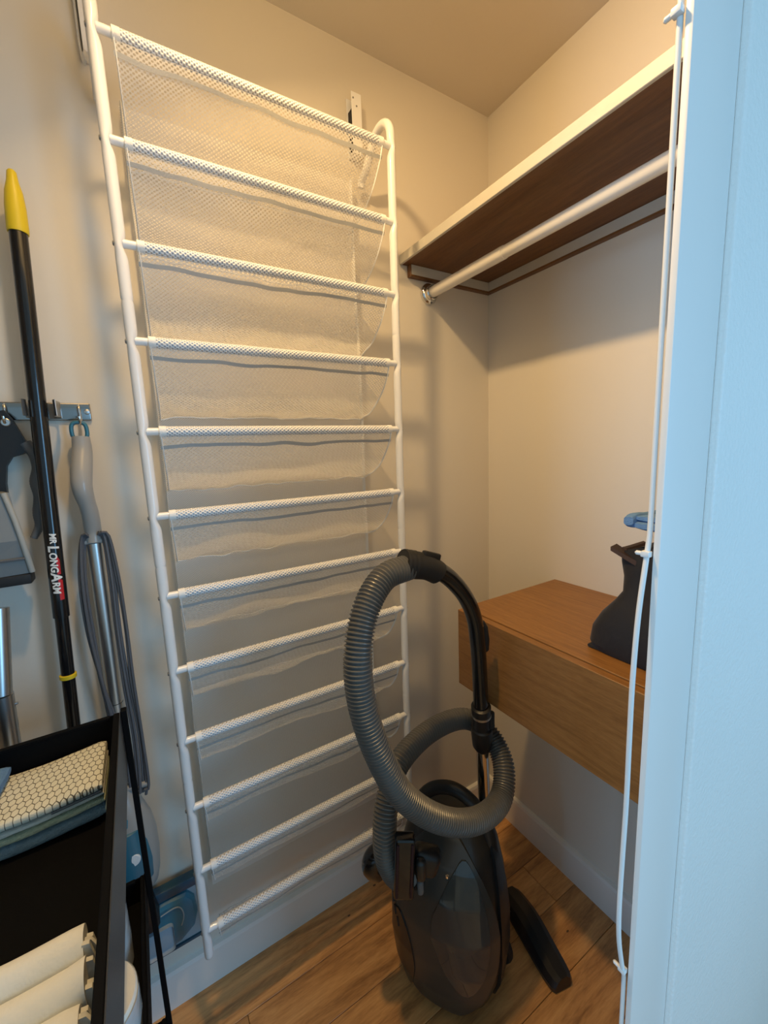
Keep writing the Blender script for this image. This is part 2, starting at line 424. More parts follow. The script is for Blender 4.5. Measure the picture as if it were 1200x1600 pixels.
# ------------------------------------------------------------------ floating drawer
DX, DY0, DZ0, DZ1 = -0.393, -0.277, 0.777, 0.985
dr = thing('floating_drawer', (-0.2, -0.5, DZ0), 'oak veneer floating drawer box fixed to the wall under the shelf', 'drawer')
MB().box((DX + 0.020, -0.810, DZ1 - 0.019), (-0.001, DY0, DZ1), 0.0008, 1).build('top', 'drawer', dr, False)
MB().box((DX + 0.020, DY0 - 0.018, DZ0 + 0.002), (-0.001, DY0, DZ1 - 0.0195), 0.0008, 1).build('side', 'drawer_side', dr, False)
MB().box((DX + 0.020, -0.810, DZ0 + 0.002), (-0.001, DY0 - 0.0185, DZ0 + 0.018), 0.0008, 1).build('bottom', 'drawer', dr, False)
MB().box((DX, -0.810, DZ0), (DX + 0.0185, DY0 + 0.001, DZ1 - 0.002), 0.0012, 1).build('drawer_front', 'drawer', dr, False)

# ------------------------------------------------------------------ tote bag and blue cloth
def tote():
    rs = []
    # z, centre x, centre y, half x, half y
    secs = [(0.9862, -0.236, -0.672, 0.085, 0.090), (1.00, -0.237, -0.672, 0.090, 0.095), (1.03, -0.235, -0.674, 0.089, 0.094),
            (1.06, -0.23, -0.678, 0.085, 0.085), (1.09, -0.225, -0.684, 0.078, 0.070), (1.11, -0.22, -0.688, 0.072, 0.064),
            (1.14, -0.22, -0.688, 0.070, 0.068), (1.17, -0.22, -0.690, 0.066, 0.078), (1.19, -0.22, -0.690, 0.060, 0.082)]
    n = 48
    for k, (z, cx, cy, hx, hy) in enumerate(secs):
        ring = []
        for j in range(n):
            a = 2 * math.pi * j / n; c, s = math.cos(a), math.sin(a)
            e = 0.42 if k < 6 else 0.55
            x = cx + hx * math.copysign(abs(c) ** e, c); y = cy + hy * math.copysign(abs(s) ** e, s)
            w = nz(x * 22, y * 22, z * 14) * 0.008 * (0.2 + k / 8)
            zz = z + (0.026 * (0.5 - s) * (k / 8) ** 3) + (0.010 * (1 if s > 0.8 else 0) if k == 8 else 0)
            ring.append((x + w, min(y + w * 0.6, cy + hy), zz))
        rs.append(ring)
    return rs
bag = thing('tote_bag', (-0.236, -0.672, 0.9855), 'black fabric tote bag standing open on the wooden drawer box', 'bag')
rs = tote()
bo = MB().rings(rs, False).build('bag_body', 'fabric_black', bag, angle=30)
MB().rings([rs[-1], [(-0.22 + (p[0] + 0.22) * 0.9, -0.690 + (p[1] + 0.690) * 0.9, p[2] - 0.001) for p in rs[-1]], [(-0.22 + (p[0] + 0.22) * 0.85, -0.690 + (p[1] + 0.690) * 0.85, p[2] - 0.008) for p in rs[-1]]], False).build('lining', 'fabric_brown', bag)
MB().rings([[(-0.22 + (p[0] + 0.22) * f, -0.700 + (p[1] + 0.700) * f, p[2] + d) for p in rs[-1]] for f, d in ((0.86, -0.012), (0.80, -0.002), (0.62, 0.004), (0.35, 0.006), (0.1, 0.007))]).build('contents', 'fabric_black', bag)
MB().box((-0.319, -0.759, 0.9858), (-0.152, -0.585, 0.992), 0.003, 2).build('bag_bottom', 'fabric_black', bag)
MB().rings([[(-0.262, -0.601, 1.189), (-0.255, -0.601, 1.194), (-0.25, -0.64, 1.172), (-0.258, -0.642, 1.166)],
            [(-0.287, -0.607, 1.186), (-0.284, -0.605, 1.193), (-0.283, -0.655, 1.174), (-0.286, -0.655, 1.165)]]).build('rim_fold', 'fabric_brown', bag)

def cloth_roll(name, path, w, h, mat, parent=None, seed=0.0, amp=0.002, n=36, e=0.55, step=0.006, taper=0.0):
    """soft folded cloth: a rounded section swept along a path"""
    P = spline(path, step); rs = []; m = len(P)
    for i, p in enumerate(P):
        t = (P[min(m - 1, i + 1)] - P[max(0, i - 1)]).normalized()
        sd = t.cross(Vector((0, 0, 1))).normalized(); up = sd.cross(t)
        k = min(i, m - 1 - i) * step; s0 = min(1.0, 0.55 + 0.45 * math.sqrt(min(1.0, k / (h * 0.5 + 1e-6))))
        ring = []
        for j in range(n):
            a = 2 * math.pi * j / n; c, s = math.cos(a), math.sin(a)
            q = p + sd * (w / 2 * math.copysign(abs(c) ** e, c) * (0.96 + 0.04 * s0)) + up * (h / 2 * math.copysign(abs(s) ** e, s) * s0)
            d = nz(q.x * 35 + seed, q.y * 35, q.z * 35) * amp
            ring.append(q + up * d + sd * d * 0.7)
        rs.append(ring)
    return MB().rings(rs).build(name, mat, parent)
bc = thing('blue_cloth', (-0.225, -0.705, 1.24), 'blue terry cloth folded on top of the black tote bag', 'cloth')
cloth_roll('cloth_layer', [(-0.29, -0.694, 1.242), (-0.22, -0.700, 1.238), (-0.16, -0.704, 1.238)], 0.105, 0.016, 'cloth_blue', bc, 1.0)
cloth_roll('cloth_layer', [(-0.285, -0.697, 1.256), (-0.22, -0.702, 1.252), (-0.16, -0.706, 1.252)], 0.100, 0.014, 'cloth_blue', bc, 4.0)
cloth_roll('cloth_fold', [(-0.29, -0.640, 1.250), (-0.22, -0.645, 1.247), (-0.16, -0.648, 1.247)], 0.018, 0.028, 'cloth_blue', bc, 7.0)

# ------------------------------------------------------------------ cable with clips on the jamb
cb = thing('white_cable', (-0.592, -0.818, 0.02), 'white cable sagging along the closet door jamb', 'cable')
path = [(-0.5830, -0.818, 2.30), (-0.5830, -0.818, 1.8), (-0.5830, -0.818, 1.45), (-0.5830, -0.818, 1.305), (-0.5870, -0.818, 1.272), (-0.5980, -0.818, 1.204), (-0.6030, -0.818, 1.126), (-0.6030, -0.818, 1.05),
        (-0.6020, -0.818, 0.963), (-0.6040, -0.818, 0.885), (-0.6050, -0.818, 0.81), (-0.6010, -0.818, 0.757), (-0.5870, -0.818, 0.695), (-0.5830, -0.818, 0.66), (-0.5830, -0.818, 0.35), (-0.5830, -0.818, 0.05)]
MB().tube(spline(path, 0.012), 0.0029, 12).build('cord', 'white_plastic', cb)
for i, (z, lab) in enumerate(((1.272, 'white cable clip on the jamb edge beside the black tote bag'), (0.701, 'white cable clip low on the jamb edge near the floor'), (1.795, 'white cable clip high on the jamb edge beside the shelf'))):
    c = thing('cable_clip', (-0.59, -0.818, z), lab, 'clip', 'cable clips on the jamb')
    MB().box((-0.592, -0.8224, z - 0.0035), (-0.5835, -0.8130, z + 0.0035), 0.0012, 2).build('saddle', 'white_plastic', c)
    MB().lathe([(0.0026, 0.0), (0.0026, 0.006), (0.0012, 0.0075)], 10, (-0.5885, -0.8135, z), 'Y').build('nail', 'white_plastic', c)

# ------------------------------------------------------------------ shoe rack
XL, XR = -1.047, -0.483
ZR = [2.0885 - 0.1595 * k for k in range(12)]
def dd(z): return 0.151 + 0.019 * (z - 0.33) / 1.76          # distance of the front from the wall
def fy(z): return -dd(z)
rk = thing('shoe_rack', (-0.765, -0.09, 0.27), 'tall white hanging shoe rack with twelve net pockets on the back wall', 'shoe rack')
PR = 0.0098
JO = [1.676, 1.193, 0.719]
def post_ring(x, z, sgn, seg=16):
    pin = 0.0
    for zr in ZR: pin = max(pin, math.exp(-(((z - zr + 0.006) / 0.012) ** 2)))
    rx = PR * (1 - 0.30 * pin); cx = x - sgn * PR * 0.26 * pin
    for j in JO:
        if abs(z - j) < 0.0012: rx *= 0.90
    ry = PR * (1 + 0.10 * pin)
    return [(cx + rx * math.cos(2 * math.pi * k / seg), fy(z) + ry * math.sin(2 * math.pi * k / seg), z) for k in range(seg)]
for x, sgn in ((XL, 1), (XR, -1)):
    ends = [2.112] + JO + [0.268]
    for a, b in zip(ends[:-1], ends[1:]):
        n = int((a - b) / 0.0045); rs = [post_ring(x, a - (a - b) * i / n, sgn) for i in range(n + 1)]
        if b < 0.3: rs += [[(x + (p[0] - x) * s, fy(b) + (p[1] - fy(b)) * s, b - d) for p in rs[-1]] for s, d in ((0.9, 0.004), (0.6, 0.008), (0.25, 0.010))]
        if b > 0.3: rs.append([(x + (p[0] - x) * 0.88, fy(b) + (p[1] - fy(b)) * 0.88, p[2]) for p in rs[-1]])
        MB().rings(rs).build('post', 'white_metal', rk)
    # arch over the top back to the wall
    y0 = fy(2.11); arc = [(x, y0, 2.110)] + [(x, y0 + 0.045 - 0.045 * math.cos(t), 2.112 + 0.042 * math.sin(t)) for t in [math.pi * i / 16 for i in range(0, 13)]]
    p = arc[-1]; arc += [(x, p[1] + 0.012, p[2] - 0.012), (x, p[1] + 0.026, p[2] - 0.026), (x, p[1] + 0.040, p[2] - 0.040), (x, -0.028, p[2] - 0.052), (x, -0.024, p[2] - 0.066)]
    MB().tube(arc, PR, 16).build('hook_arm', 'white_metal', rk)
    for z in ZR:
        sx = x - sgn * 0.0088
        MB().lathe([(0.0042, 0.0), (0.0038, -sgn * 0.0018), (0.0022, -sgn * 0.0026)], 10, (sx, fy(z), z - 0.002), 'X').build('screw', 'screw', rk)
    # hook bracket on the wall
    bx = x + (-0.018 if sgn < 0 else -0.014)
    br = MB()
    br.box((bx - 0.002, -0.030, 2.150), (bx + 0.026, -0.0285, 2.288), 0.0005, 1)
    br.box((bx - 0.002, -0.003, 2.150), (bx + 0.026, -0.001, 2.288), 0.0005, 1)
    br.box((bx + 0.0245, -0.0285, 2.150), (bx + 0.026, -0.003, 2.288))
    br.box((bx - 0.002, -0.0285, 2.150), (bx + 0.0245, -0.003, 2.1515))
    bo_ = br.build('hook_bracket', 'white_metal', rk, False)
    MB().box((bx + 0.000, -0.0275, 2.16), (bx + 0.022, -0.004, 2.255), 0.002, 1).build('pad', 'black_soft', bo_, False)
    for (sx, sz) in ((bx + 0.003, 2.274), (bx + 0.012, 2.258)):
        MB().lathe([(0.0022, -0.0298), (0.0018, -0.0312)], 8, (sx, 0, sz), 'Y').build('rivet', 'screw', bo_)
# left: rounded strap of the bracket beside the post
st = [(XL - 0.020, -0.012, 2.285), (XL - 0.020, -0.012, 2.175), (XL - 0.019, -0.016, 2.150), (XL - 0.017, -0.030, 2.136), (XL - 0.013, -0.05, 2.130)]
MB().tube(spline(st, 0.006), 0.0085, 12, flat=0.35).build('strap', 'white_metal', rk)

SX0, SX1 = -1.022, -0.507
YB = -0.026
def sling(k, v):
    """front rung -> rear sheet: y, z at v in 0..1"""
    zr = ZR[k]; y0 = fy(zr) - 0.004
    y = y0 + (YB - y0) * (v ** 1.45)
    z = zr - 0.004 - 0.118 * (1 - (1 - v) ** 1.7)
    return y, z
for k in range(12):
    zr = ZR[k]
    rg = MB().tube([(XL + 0.004, fy(zr), zr), (XR - 0.004, fy(zr), zr)], 0.0072, 14).build('rung', 'white_metal', rk)
    # woven sleeve around the rung
    def slv(u, v, zr=zr):
        a = 2 * math.pi * v; r = 0.0098
        x = SX0 + 0.004 + (SX1 - SX0 - 0.008) * u
        return (x, fy(zr) + r * math.sin(a), zr + r * math.cos(a)), (x, r * a)
    MB().sheet(slv, 60, 20).build('sleeve', 'sleeve', rk)
    for x in (SX0, SX1 - 0.012):
        MB().tube([(x, fy(zr), zr), (x + 0.012, fy(zr), zr)], 0.0104, 16).build('sleeve_cuff', 'hem', rk)
    # net pocket
    L = 0.205
    def wob(x, v, k=k):
        e = math.sin(math.pi * min(1, v * 1.0)) if v < 1 else 0.0
        w1 = nz(x * 7.0 + k * 9.1, v * 2.2, k * 3.3) * 0.014 * e
        w2 = nz(x * 26.0, k * 5.7, v * 5.0) * 0.0065 * (0.12 + v * v)
        edge = min(1.0, min(x - SX0, SX1 - x) / 0.05)
        return (w1 * edge + w2)
    def pk(u, v, k=k):
        x = SX0 + (SX1 - SX0) * u; y, z = sling(k, v)
        xx = x + (0.012 if u < 0.5 else -0.010) * v * abs(2 * u - 1) ** 6
        return (xx, y + wob(x, v) * 0.4 * (1 - v), z + wob(x, v)), (x, L * v)
    pocket = MB().sheet(pk, 110, 26).build('net_pocket', 'net', rk)
    # stitched hem tape under the rung, and along the rear seam
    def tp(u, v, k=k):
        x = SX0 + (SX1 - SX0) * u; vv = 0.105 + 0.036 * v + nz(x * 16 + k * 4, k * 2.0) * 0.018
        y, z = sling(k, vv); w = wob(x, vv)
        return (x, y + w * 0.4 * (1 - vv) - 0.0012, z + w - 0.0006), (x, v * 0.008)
    MB().sheet(tp, 90, 2).build('hem_tape', 'hem_shaded', pocket)
    sm = []
    for i in range(100):
        u = i / 99; x = SX0 + (SX1 - SX0) * u; p = pk(u, 0.985)[0]
        sm.append((p[0], p[1] - 0.001, p[2] - 0.001))
    MB().tube(sm, 0.0019, 6).build('seam', 'hem', pocket)
    for u in (0.004, 0.996):
        ps = [pk(u, i / 24)[0] for i in range(25)]
        MB().tube([(a, b - 0.0006, c) for a, b, c in ps], 0.0024, 8, flat=0.5).build('piping', 'hem', pocket)
def bk(u, v):
    x = SX0 + 0.006 + (SX1 - SX0 - 0.012) * u; z = 2.083 + (0.30 - 2.083) * v
    y = YB + 0.004 + nz(x * 5, z * 5, 3.0) * 0.005 + nz(x * 14, z * 14, 8.0) * 0.0018
    return (x, y, z), (x, z)
MB().sheet(bk, 60, 150).build('back_panel', 'back_net', rk)
for x in (SX0 + 0.008, SX1 - 0.010):
    MB().tube(spline([(x + nz(z * 6, x) * 0.003, YB - 0.002, z) for z in [2.083 - 0.06 * i for i in range(30)]], 0.012), 0.0085, 8, flat=0.2).build('edge_hem', 'hem', rk)

# ------------------------------------------------------------------ vacuum cleaner
vc = thing('vacuum_cleaner', (-0.47, -0.325, 0.0), 'dark grey canister vacuum standing on end with coiled grey hose', 'vacuum cleaner')
YAW = math.radians(-58)
def vloc(lx, ly, lz): lx *= 1.04; ly *= 1.04; return (-0.484 + lx * math.cos(YAW) - ly * math.sin(YAW), -0.336 + lx * math.sin(YAW) + ly * math.cos(YAW), lz)
vsec = [(0.004, 0.060, 0.055, 0), (0.012, 0.088, 0.078, 0), (0.04, 0.112, 0.098, 0), (0.10, 0.130, 0.110, 0), (0.18, 0.138, 0.116, 0), (0.27, 0.137, 0.114, 0), (0.35, 0.128, 0.104, 0.004), (0.42, 0.112, 0.086, 0.012), (0.465, 0.088, 0.064, 0.022), (0.49, 0.055, 0.040, 0.03), (0.497, 0.02, 0.015, 0.034)]
def vsect(z):
    for a, b in zip(vsec[:-1], vsec[1:]):
        if a[0] <= z <= b[0]:
            t = (z - a[0]) / (b[0] - a[0]); return [a[i] + (b[i] - a[i]) * t for i in range(4)]
    return list(vsec[-1] if z > 0.3 else vsec[0])
def vring(z, grow=0.0, n=56, e=0.80, a0=0.0, a1=2 * math.pi, closed=True):
    _, hw, hd, oy = vsect(z); out = []
    for j in range(n):
        a = a0 + (a1 - a0) * j / (n if closed else n - 1); c, s = math.cos(a), math.sin(a)
        out.append(vloc((hw + grow) * math.copysign(abs(c) ** e, c), oy + (hd + grow) * math.copysign(abs(s) ** e, s), z))
    return out
zs = [0.004, 0.007, 0.012, 0.02, 0.03] + [0.04 + 0.0125 * i for i in range(34)] + [0.47, 0.48, 0.487, 0.492, 0.497]
MB().rings([vring(z) for z in zs]).build('body', 'vac', vc)
# glossy lid: a leaf shaped shell proud of the front of the body
def leaf(z, z0, z1, full):
    t = (z - z0) / (z1 - z0)
    return full * (math.sin(math.pi * min(1, max(0, t))) ** 0.55)
def shell(name, mat, z0, z1, ac, aw, grow, n=28):
    lo, hi = [], []
    rs = []
    zz = [z0 + (z1 - z0) * (0.004 + 0.992 * i / 60) for i in range(61)]
    for z in zz:
        w = max(0.02, leaf(z, z0, z1, aw))
        rs.append(vring(z, grow, n, 0.80, ac - w, ac + w, False))
    inn = []
    for z in zz:
        w = max(0.02, leaf(z, z0, z1, aw)) * 1.03
        inn.append(vring(z, -0.001, n, 0.80, ac - w, ac + w, False))
    mb = MB(); mb.rings(rs, False, False); k = len(mb.v); mb.rings(inn, False, False)
    R_ = len(rs)
    fs = []
    for i in range(R_ - 1):
        for j in (0, n - 1):
            fs.append((i * n + j, (i + 1) * n + j, k + (i + 1) * n + j, k + i * n + j))
    for j in range(n - 1):
        for i in (0, R_ - 1):
            fs.append((i * n + j, i * n + j + 1, k + i * n + j + 1, k + i * n + j))
    mb.f += fs
    return mb.build(name, mat, vc)
FR = -math.pi / 2
lid = shell('lid', 'vac_lid', 0.022, 0.482, FR + 0.02, 1.12, 0.009)
shell('lid_window', 'vac_glass', 0.13, 0.44, FR + 0.42, 0.44, 0.0125)
shell('lid_facet', 'vac', 0.04, 0.27, FR - 0.62, 0.34, 0.0115)
shell('side_trim', 'black', 0.03, 0.475, FR + 1.42, 0.20, 0.007)
# small vents and the latch on the lid
for i in range(3):
    a = FR - 0.85 + 0.10 * i; z = 0.285 - 0.022 * i
    c = Vector(vring(z, 0.011, 2, 0.8, a, a + 0.001, False)[0]); d = Vector(vring(z - 0.020, 0.011, 2, 0.8, a + 0.04, a + 0.041, False)[0])
    MB().tube([c, d], 0.0028, 8).build('vent', 'black_soft', vc)
c = Vector(vring(0.405, 0.010, 2, 0.8, FR + 0.12, FR + 0.13, False)[0])
MB().lathe([(0.0045, -0.002), (0.004, 0.003), (0.0, 0.004)], 12, c, 'Z').build('latch', 'chrome', vc)
# carry handle
hp = [vloc(-0.085, 0.0, 0.440), vloc(-0.075, 0.0, 0.490), vloc(-0.040, 0.005, 0.532), vloc(0.010, 0.010, 0.545), vloc(0.060, 0.010, 0.520), vloc(0.092, 0.006, 0.470), vloc(0.105, 0.0, 0.415)]
MB().tube(spline(hp, 0.008), 0.0165, 18, flat=0.75).build('carry_handle', 'black', vc)
# bottom wheels
for lx in (-0.105, 0.105):
    w = vloc(lx, 0.075, 0.052)
    MB().lathe([(0.0, -0.012), (0.030, -0.012), (0.044, -0.008), (0.046, 0.0), (0.044, 0.008), (0.030, 0.012), (0.0, 0.012)], 28, w, 'X', False).build('wheel', 'black_soft', vc)
# hose
hose = [(-0.622, -0.392, 1.166), (-0.685, -0.40, 1.158), (-0.738, -0.42, 1.115), (-0.769, -0.44, 1.045), (-0.771, -0.45, 0.955), (-0.747, -0.46, 0.850), (-0.698, -0.462, 0.740), (-0.614, -0.470, 0.648), (-0.516, -0.470, 0.592), (-0.425, -0.452, 0.580),
        (-0.374, -0.415, 0.618), (-0.362, -0.362, 0.660), (-0.390, -0.320, 0.692), (-0.448, -0.305, 0.705), (-0.539, -0.31, 0.704), (-0.628, -0.335, 0.689), (-0.675, -0.36, 0.647), (-0.697, -0.378, 0.590), (-0.695, -0.380, 0.520), (-0.662, -0.366, 0.440), (-0.615, -0.345, 0.395)]
hs = spline(hose, 0.00142)
HR = 0.0232
MB().tube(hs, [HR - 0.0012 + (0.0, 0.0012, 0.0042, 0.0042, 0.0012)[i % 5] for i in range(len(hs))], 22).build('hose', 'hose', vc)
e0, e1 = Vector(hose[-1]), Vector(hose[-2])
MB().tube([e0 + (e1 - e0) * 0.15, e0, e0 + (e0 - e1) * 0.9], [0.029, 0.031, 0.031], 22).build('hose_cuff', 'black', vc)
# bent wand
wand = [(-0.606, -0.392, 1.167), (-0.575, -0.395, 1.158), (-0.532, -0.400, 1.132), (-0.492, -0.408, 1.085), (-0.466, -0.411, 1.03), (-0.452, -0.408, 0.965), (-0.438, -0.400, 0.88), (-0.424, -0.390, 0.775)]
ws = spline(wand, 0.006)
MB().tube(ws, [0.0205 - 0.003 * min(1, i / 25) for i in range(len(ws))], 20).build('bent_tube', 'black_gloss', vc)
d0 = (Vector(wand[1]) - Vector(wand[0])).normalized()
w0 = Vector(wand[0])
cuff = []; rad = []
for i in range(28):
    cuff.append(w0 + d0 * (-0.030 + 0.085 * i / 27) + Vector((0, 0, -0.010)) * max(0, (i - 14) / 13) ** 2)
    rad.append((0.0295 if i % 3 else 0.0285) if i < 10 else 0.0285 - 0.0035 * (i - 10) / 17)
MB().tube(cuff, rad, 22).build('swivel_cuff', 'black_soft', vc)
s0 = w0 + d0 * 0.045
MB().box((-0.022, -0.007, -0.007), (0.022, 0.007, 0.012), 0.004, 2, Matrix.Translation(s0 + Vector((-0.01, -0.005, 0.024))) @ Matrix.Rotation(0.35, 4, 'Y')).build('air_slider', 'black', vc)
g = Vector(wand[5])
MB().tube([g + V(0.013, -0.003, 0.045), g + V(0.018, -0.005, 0.03), g + V(0.0215, -0.005, 0.0), g + V(0.023, -0.003, -0.025), g + V(0.017, 0, -0.034)], [0.004, 0.007, 0.008, 0.007, 0.004], 12).build('hook_lug', 'black_soft', vc)
tb = Vector(wand[-1]); td = Vector((0.057, 0.048, -0.325)).normalized()
MB().tube([tb - td * 0.012, tb - td * 0.010, tb + td * 0.012, tb + td * 0.014], [0.020, 0.0235, 0.0235, 0.021], 22).build('lock_ring', 'black', vc)
MB().tube([tb + td * 0.010, tb + td * 0.016], [0.0242, 0.0242], 22).build('steel_ring', 'brushed', vc)
MB().tube([tb + td * 0.014, tb + td * 0.055, tb + td * 0.058, tb + td * 0.075, tb + td * 0.115, tb + td * 0.128], [0.0205, 0.021, 0.025, 0.0262, 0.024, 0.018], 22).build('collar', 'black', vc)
MB().box((-0.008, -0.006, -0.022), (0.008, 0.006, 0.022), 0.004, 2, Matrix.Translation(tb + td * 0.03 + V(0.016, -0.016, 0))).build('release_button', 'black_soft', vc)
MB().tube([tb + td * 0.12, tb + td * 0.44], 0.0155, 20).build('steel_tube', 'chrome', vc)
MB().tube([tb + td * 0.44, tb + td * 0.70], 0.0178, 20).build('steel_tube', 'chrome', vc)
# floor head at the end of the tube, flat on the floor
te = tb + td * 0.70
MB().tube(spline([te, te + V(0.008, -0.004, -0.02), te + V(0.01, -0.03, -0.042), te + V(0.012, -0.07, -0.052)], 0.006), 0.021, 18).build('head_joint', 'black', vc)
A = Vector((-0.222, -0.300, 0)); B = Vector((-0.275, -0.528, 0)); ax = (B - A).normalized(); sdv = Vector((ax.y, -ax.x, 0))
hr = []
for i in range(31):
    t = i / 30; p = A + (B - A) * t; s = (1 - abs(2 * t - 1) ** 5) ** 0.5 * 0.35 + 0.65
    top = 0.040 + 0.022 * math.exp(-((t - 0.40) / 0.28) ** 2)
    hr.append([p + sdv * a * s + Vector((0, 0, z)) for a, z in ((-0.036, 0.004), (-0.040, 0.014), (-0.034, top * 0.75), (-0.018, top), (0.010, top), (0.026, top * 0.8), (0.036, 0.016), (0.034, 0.004))])
MB().rings(hr).build('floor_head', 'black', vc, angle=25)
# clipped-on brush tool at the hose side
def fbox(name, mat, c, sx, sy, sz, bev, rz=0.0, tilt=0.0):
    return MB().box((-sx / 2, -sy / 2, -sz / 2), (sx / 2, sy / 2, sz / 2), bev, 3, Matrix.Translation(Vector(c)) @ Matrix.Rotation(rz, 4, 'Z') @ Matrix.Rotation(tilt, 4, 'Y')).build(name, mat, vc)
RZ_ = math.radians(-31)
fx = Vector((0.853, -0.521, 0)); ff = Vector((0.521, 0.853, 0))
tc_ = Vector((-0.680, -0.425, 0.538))
fbox('brush_tool', 'black_gloss', tc_, 0.042, 0.026, 0.146, 0.006, RZ_, 0.06)
for s in (-1, 1):
    fbox('brush_strip', 'maroon', tc_ + fx * (0.0150 * s) - ff * 0.012, 0.006, 0.008, 0.128, 0.002, RZ_, 0.06)
fbox('tool_neck', 'black', tc_ + fx * 0.046 + ff * 0.020 + V(0, 0, -0.010), 0.06, 0.04, 0.06, 0.014, RZ_, 0.3)
fbox('tool_clip', 'vac', tc_ + fx * 0.034 - ff * 0.006 + V(0, 0, -0.004), 0.022, 0.02, 0.05, 0.009, RZ_)
fbox('tool_clip', 'grey_dark', tc_ + fx * 0.032 - ff * 0.006 + V(0, 0, -0.045), 0.014, 0.016, 0.034, 0.006, RZ_)
MB().tube(spline([(-0.690, -0.325, 0.435), (-0.705, -0.325, 0.455), (-0.698, -0.33, 0.48), (-0.67, -0.335, 0.485), (-0.63, -0.335, 0.46)], 0.006), 0.024, 18).build('crevice_tool', 'black_gloss', vc)

# ------------------------------------------------------------------ chrome tool holder on the wall
th = thing('tool_holder', (-1.25, -0.005, 1.5), 'chrome tool holder bar with spring clips on the back wall', 'tool holder')
pl = MB().box((-1.42, -0.006, 1.4835), (-1.132, -0.001, 1.5175), 0.0022, 2).build('bar', 'dark_chrome', th)
for sx in (-1.1385, -1.40):
    MB().lathe([(0.0055, -0.006), (0.005, -0.0085), (0.0015, -0.0098)], 14, (sx, 0, 1.5005), 'Y').build('screw', 'brushed', th)
def hook(x):
    p = spline([(x, -0.006, 1.512), (x, -0.010, 1.508), (x + 0.001, -0.012, 1.49), (x + 0.001, -0.016, 1.478), (x + 0.001, -0.026, 1.474), (x + 0.001, -0.033, 1.482), (x + 0.001, -0.034, 1.490)], 0.003)
    MB().tube(p, 0.0028, 10).build('hook', 'chrome', th)
hook(-1.151); hook(-1.264)
# pair of spring jaws that hold the pole
for s in (-1, 1):
    pts = [(-1.2035 + s * a, -0.0065 - d) for a, d in ((0.004, 0.0), (0.014, 0.002), (0.0235, 0.014), (0.026, 0.034), (0.0215, 0.054), (0.0195, 0.062), (0.024, 0.072))]
    P = spline([(a, b, 0) for a, b in pts], 0.002); rs = []
    for i, p in enumerate(P):
        t = (P[min(len(P) - 1, i + 1)] - P[max(0, i - 1)]).normalized(); n_ = Vector((-t.y, t.x, 0)) * 0.0006
        rs.append([(p.x + n_.x, p.y + n_.y, 1.486), (p.x - n_.x, p.y - n_.y, 1.486), (p.x - n_.x, p.y - n_.y, 1.5155), (p.x + n_.x, p.y + n_.y, 1.5155)])
    MB().rings(rs).build('spring_jaw', 'brushed', th)

# ------------------------------------------------------------------ black extension pole with yellow tip
p0 = Vector((-1.193, -0.052, 1.903)); p1 = Vector((-1.264, -0.085, 0.002)); pd = (p1 - p0).normalized()
ep = thing('extension_pole', p1, 'black extension pole with yellow pointed tip held in the spring clips', 'pole')
def on(dist): return p0 + pd * dist
MB().tube([on(0.085), on(0.80)], 0.0134, 24).build('outer_tube', 'black_gloss', ep)
MB().tube([on(0.80), on((p1 - p0).length)], 0.0112, 24).build('inner_tube', 'black_gloss', ep)
MB().tube([on(0.0), on(0.003), on(0.018), on(0.036), on(0.060), on(0.097), on(0.102)], [0.0045, 0.0068, 0.0085, 0.0128, 0.0150, 0.0158, 0.0150], 24).build('tip', 'yellow', ep)
MB().tube([on(0.918), on(0.919), on(0.926), on(0.927)], [0.0122, 0.0142, 0.0142, 0.0122], 24).build('lock_ring', 'yellow', ep)
# lettering wrapped around the tube, reading downwards
side = (Vector(CAM) - on(0.72)); side = (side - pd * side.dot(pd)).normalized(); tan = pd.cross(side)   # side faces the room
if tan.dot(Vector((1, 0, 0))) < 0: tan = -tan
def wrap_print(name, mat, pts_faces, dist, r, va=0.0):
    vs, fs = pts_faces
    mb = MB(); out = []
    for x, y in vs:
        a = (y + va) / r
        out.append(on(dist + x) + side * (r * math.cos(a)) + tan * (r * math.sin(a)))
    mb.add(out, fs); return mb.build(name, mat, ep, False)
def text_mesh(s, size, shear=0.0):
    cu = bpy.data.curves.new('t', 'FONT'); cu.body = s; cu.size = size; cu.shear = shear; cu.resolution_u = 3; cu.offset = size * 0.034
    ob = bpy.data.objects.new('t', cu); COL.objects.link(ob)
    dg = bpy.context.evaluated_depsgraph_get(); me = bpy.data.meshes.new_from_object(ob.evaluated_get(dg))
    bm = bmesh.new(); bm.from_mesh(me)
    for q in range(-8, 24):
        bmesh.ops.bisect_plane(bm, geom=bm.verts[:] + bm.edges[:] + bm.faces[:], plane_co=(0, q * 0.001, 0), plane_no=(0, 1, 0))
    bm.verts.index_update()
    vs = [(v.co.x, v.co.y) for v in bm.verts]; fs = [tuple(v.index for v in f.verts) for f in bm.faces]; bm.free()
    bpy.data.objects.remove(ob, do_unlink=True); bpy.data.meshes.remove(me); bpy.data.curves.remove(cu)
    w = max(v[0] for v in vs) if vs else 0
    return (vs, fs), w
def slab(x0, x1, y0, y1, sk=0.0):
    n = 8; vs = []; fs = []
    for i in range(n + 1):
        y = y0 + (y1 - y0) * i / n
        vs += [(x0 + sk * i / n, y), (x1, y)]
    for i in range(n): fs.append((2 * i, 2 * i + 1, 2 * i + 3, 2 * i + 2))
    return vs, fs
TP = 0.634
wrap_print('print_red', 'print_red', slab(0.040, 0.080, 0.0012, 0.0068, 0.012), TP, 0.01350)
wrap_print('print_red', 'print_red', slab(0.086, 0.130, 0.0012, 0.0084, 0.006), TP, 0.01350)
x = 0.0
